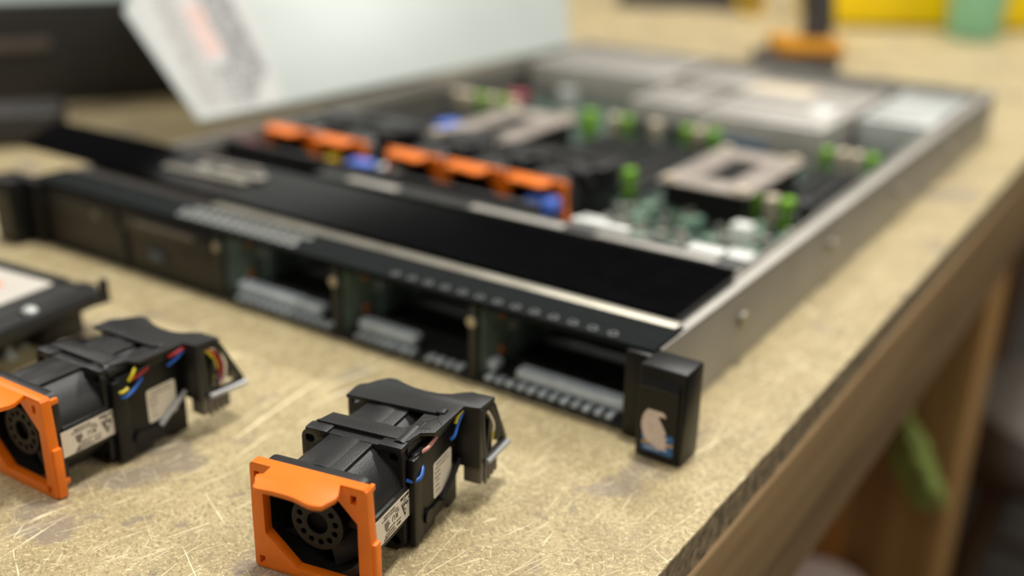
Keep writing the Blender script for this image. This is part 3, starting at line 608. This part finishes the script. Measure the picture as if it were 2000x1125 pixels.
# ---------------------------------------------------------------- drive caddy bottom left
cd = thing('drive_caddy', 'black drive caddy with white label, raised on a dark block left of the fans', 'caddy', (-276, -64, 18), math.radians(5.5))
mb = MB(); mb.plate([[(0, 0), (-2, -9), (-2.5, -150), (-112, -150), (-112, 0), (-26, 1.5), (-22, 4), (-14, 4), (-10, 0)]], 5.6, T(0, 0, 0), bev=.5)
mb.box(-3.2, 0, -4.5, 0, 5, 13, bev=.6); mb.box(-8, -3, -150, -8, 5.2, 7.0, bev=.6); mb.box(-112, -30, -4, 0, 5.2, 7.6, bev=.6)
mb.build('caddy_frame', M['black'], cd)
MB().box(-110, -15, -148, -5, -5, 6.6, bev=1).build('drive_body', M['steel_dark'], cd)
l3 = MB().plate([rrect(-104, -31, -120, -8, 3)], .2, T(0, 0, 6.62)).build('drive_label', mat('greyish_drive_label', (188, 182, 172), .6, var=.05), cd)
mb = MB(); mb.box(-74, -52, -34, -22, 0, .1, m=T(0, 0, 6.83)); mb.build('orange_mark', M['orange'], l3)
MB().lathe([(0, 2.6), (2.4, 2.4), (3.6, 1.4), (3.8, 0)], 20, T(-10.5, -40, 6.9)).build('screw', M['bright'], cd)
bk = thing('mounting_block', 'dark block under the drive caddy with silver screw posts', 'block', (-290, -70, 0), math.radians(5.5))
mb = MB(); mb.box(-96, 0, -26, -2, 0, 12.8, bev=.8); mb.box(-96, -34, -140, -24, 4, 12.8, bev=.8); mb.box(-52, -4, -52, -24, 7.5, 12.8, bev=.6); mb.build('block_body', M['grille'], bk)
for x, y in ((-8, -42), (-14, -30)):
    MB().lathe([(0, 0), (3.6, 0), (3.6, 2.4), (2.0, 3.0), (2.4, 7.4), (0, 7.6)], 20, T(x, y, 0)).build('screw_post', M['bright'], bk)
ck = thing('plastic_clip', 'small black plastic clip with grey pin beside the screw posts, behind the left fan', 'clip', (-262, -92, 0), .2)
MB().box(-14, 16, -6, 12, 0, 6, bev=1).box(-2, 16, 4, 12, 5, 9, bev=1).build('clip_body', M['black'], ck); MB().cyl((-9, -3, 5.5), (-9, -3, 9), 3.2, n=18).build('pin', M['conn'], ck)

# ---------------------------------------------------------------- far end of the bench
yc = thing('tool_case', 'bright yellow plastic case at the far end of the bench', 'case', (-352, 1285, 0), math.atan2(93, 150))
MB().box(0, 330, 0, 220, 3, 120, bev=5, seg=3).build('case_body', M['sign_yellow'], yc); MB().box(-2, 332, -2, 222, 120, 128, bev=3).build('case_lid', M['sign_yellow'], yc)
for x in (80, 250): MB().box(x-14, x+14, -5, 1, 104, 130, bev=2).build('latch', M['black'], yc)
for x in (14, 316):
    for y in (14, 206): MB().box(x-9, x+9, y-9, y+9, 0, 4, bev=1).build('foot', M['black'], yc)
cup = thing('cup', 'mint green plastic cup in front of the yellow case', 'cup', (-148, 1326, 0))
MB().lathe([(0, 0), (34, 0), (36, 3), (44, 128), (46, 130), (44, 132), (42, 128), (34, 5), (0, 5)], 48).build('cup_body', M['mint'], cup)
dr = thing('cordless_drill', 'yellow and dark grey cordless drill standing on its battery behind the server', 'drill', (-268, 930, 0), .62)
MB().box(-50, 42, -38, 38, 0, 17, bev=5, seg=3).build('battery', M['drill_dark'], dr)
MB().box(-34, 46, -36, 36, 17, 36, bev=6, seg=3).build('battery_housing', M['drill_yellow'], dr)
mb = MB(); mb.tube([(18, 0, 30), (20, 0, 60), (12, 0, 100), (2, 0, 140)], 19, 20); mb.build('grip', M['drill_dark'], dr)
mb = MB(); mb.lathe([(0, -70), (28, -68), (33, -50), (33, 40), (27, 52), (0, 54)], 32, T(0, 0, 168) @ Matrix.Rotation(math.radians(90), 4, 'Y')); mb.build('motor_housing', M['drill_yellow'], dr)
mb = MB(); mb.lathe([(0, 54), (24, 54), (24, 74), (17, 96), (6, 100), (0, 100)], 28, T(0, 0, 168) @ Matrix.Rotation(math.radians(90), 4, 'Y')); mb.build('chuck', M['drill_dark'], dr)
MB().box(-14, 0, -7, 7, 108, 132, bev=4).build('trigger', M['black'], dr)
db = thing('parts_tray', 'dark grey parts tray at the far left of the bench end', 'tray', (-640, 1385, 0), .5)
MB().box(-110, 110, -70, 70, 0, 5, bev=1).box(-110, 110, -70, -65, 4, 34, bev=1).box(-110, 110, 65, 70, 4, 34, bev=1).box(-110, -105, -70, 70, 4, 34, bev=1).box(105, 110, -70, 70, 4, 34, bev=1).build('tray_body', M['drill_dark'], db)
tm = thing('tape_measure', 'small yellow tape measure beside the dark parts tray', 'tape measure', (-500, 1345, 0), .4)
MB().box(-22, 22, -20, 20, 0, 58, bev=9, seg=4).build('case', M['yellow'], tm); MB().box(-26, -20, -12, 12, 2, 8, bev=1).build('tape_hook', M['bright'], tm)
MB().box(-12, 12, -21.5, -19, 16, 44, bev=1).build('face_plate', M['drill_dark'], tm)
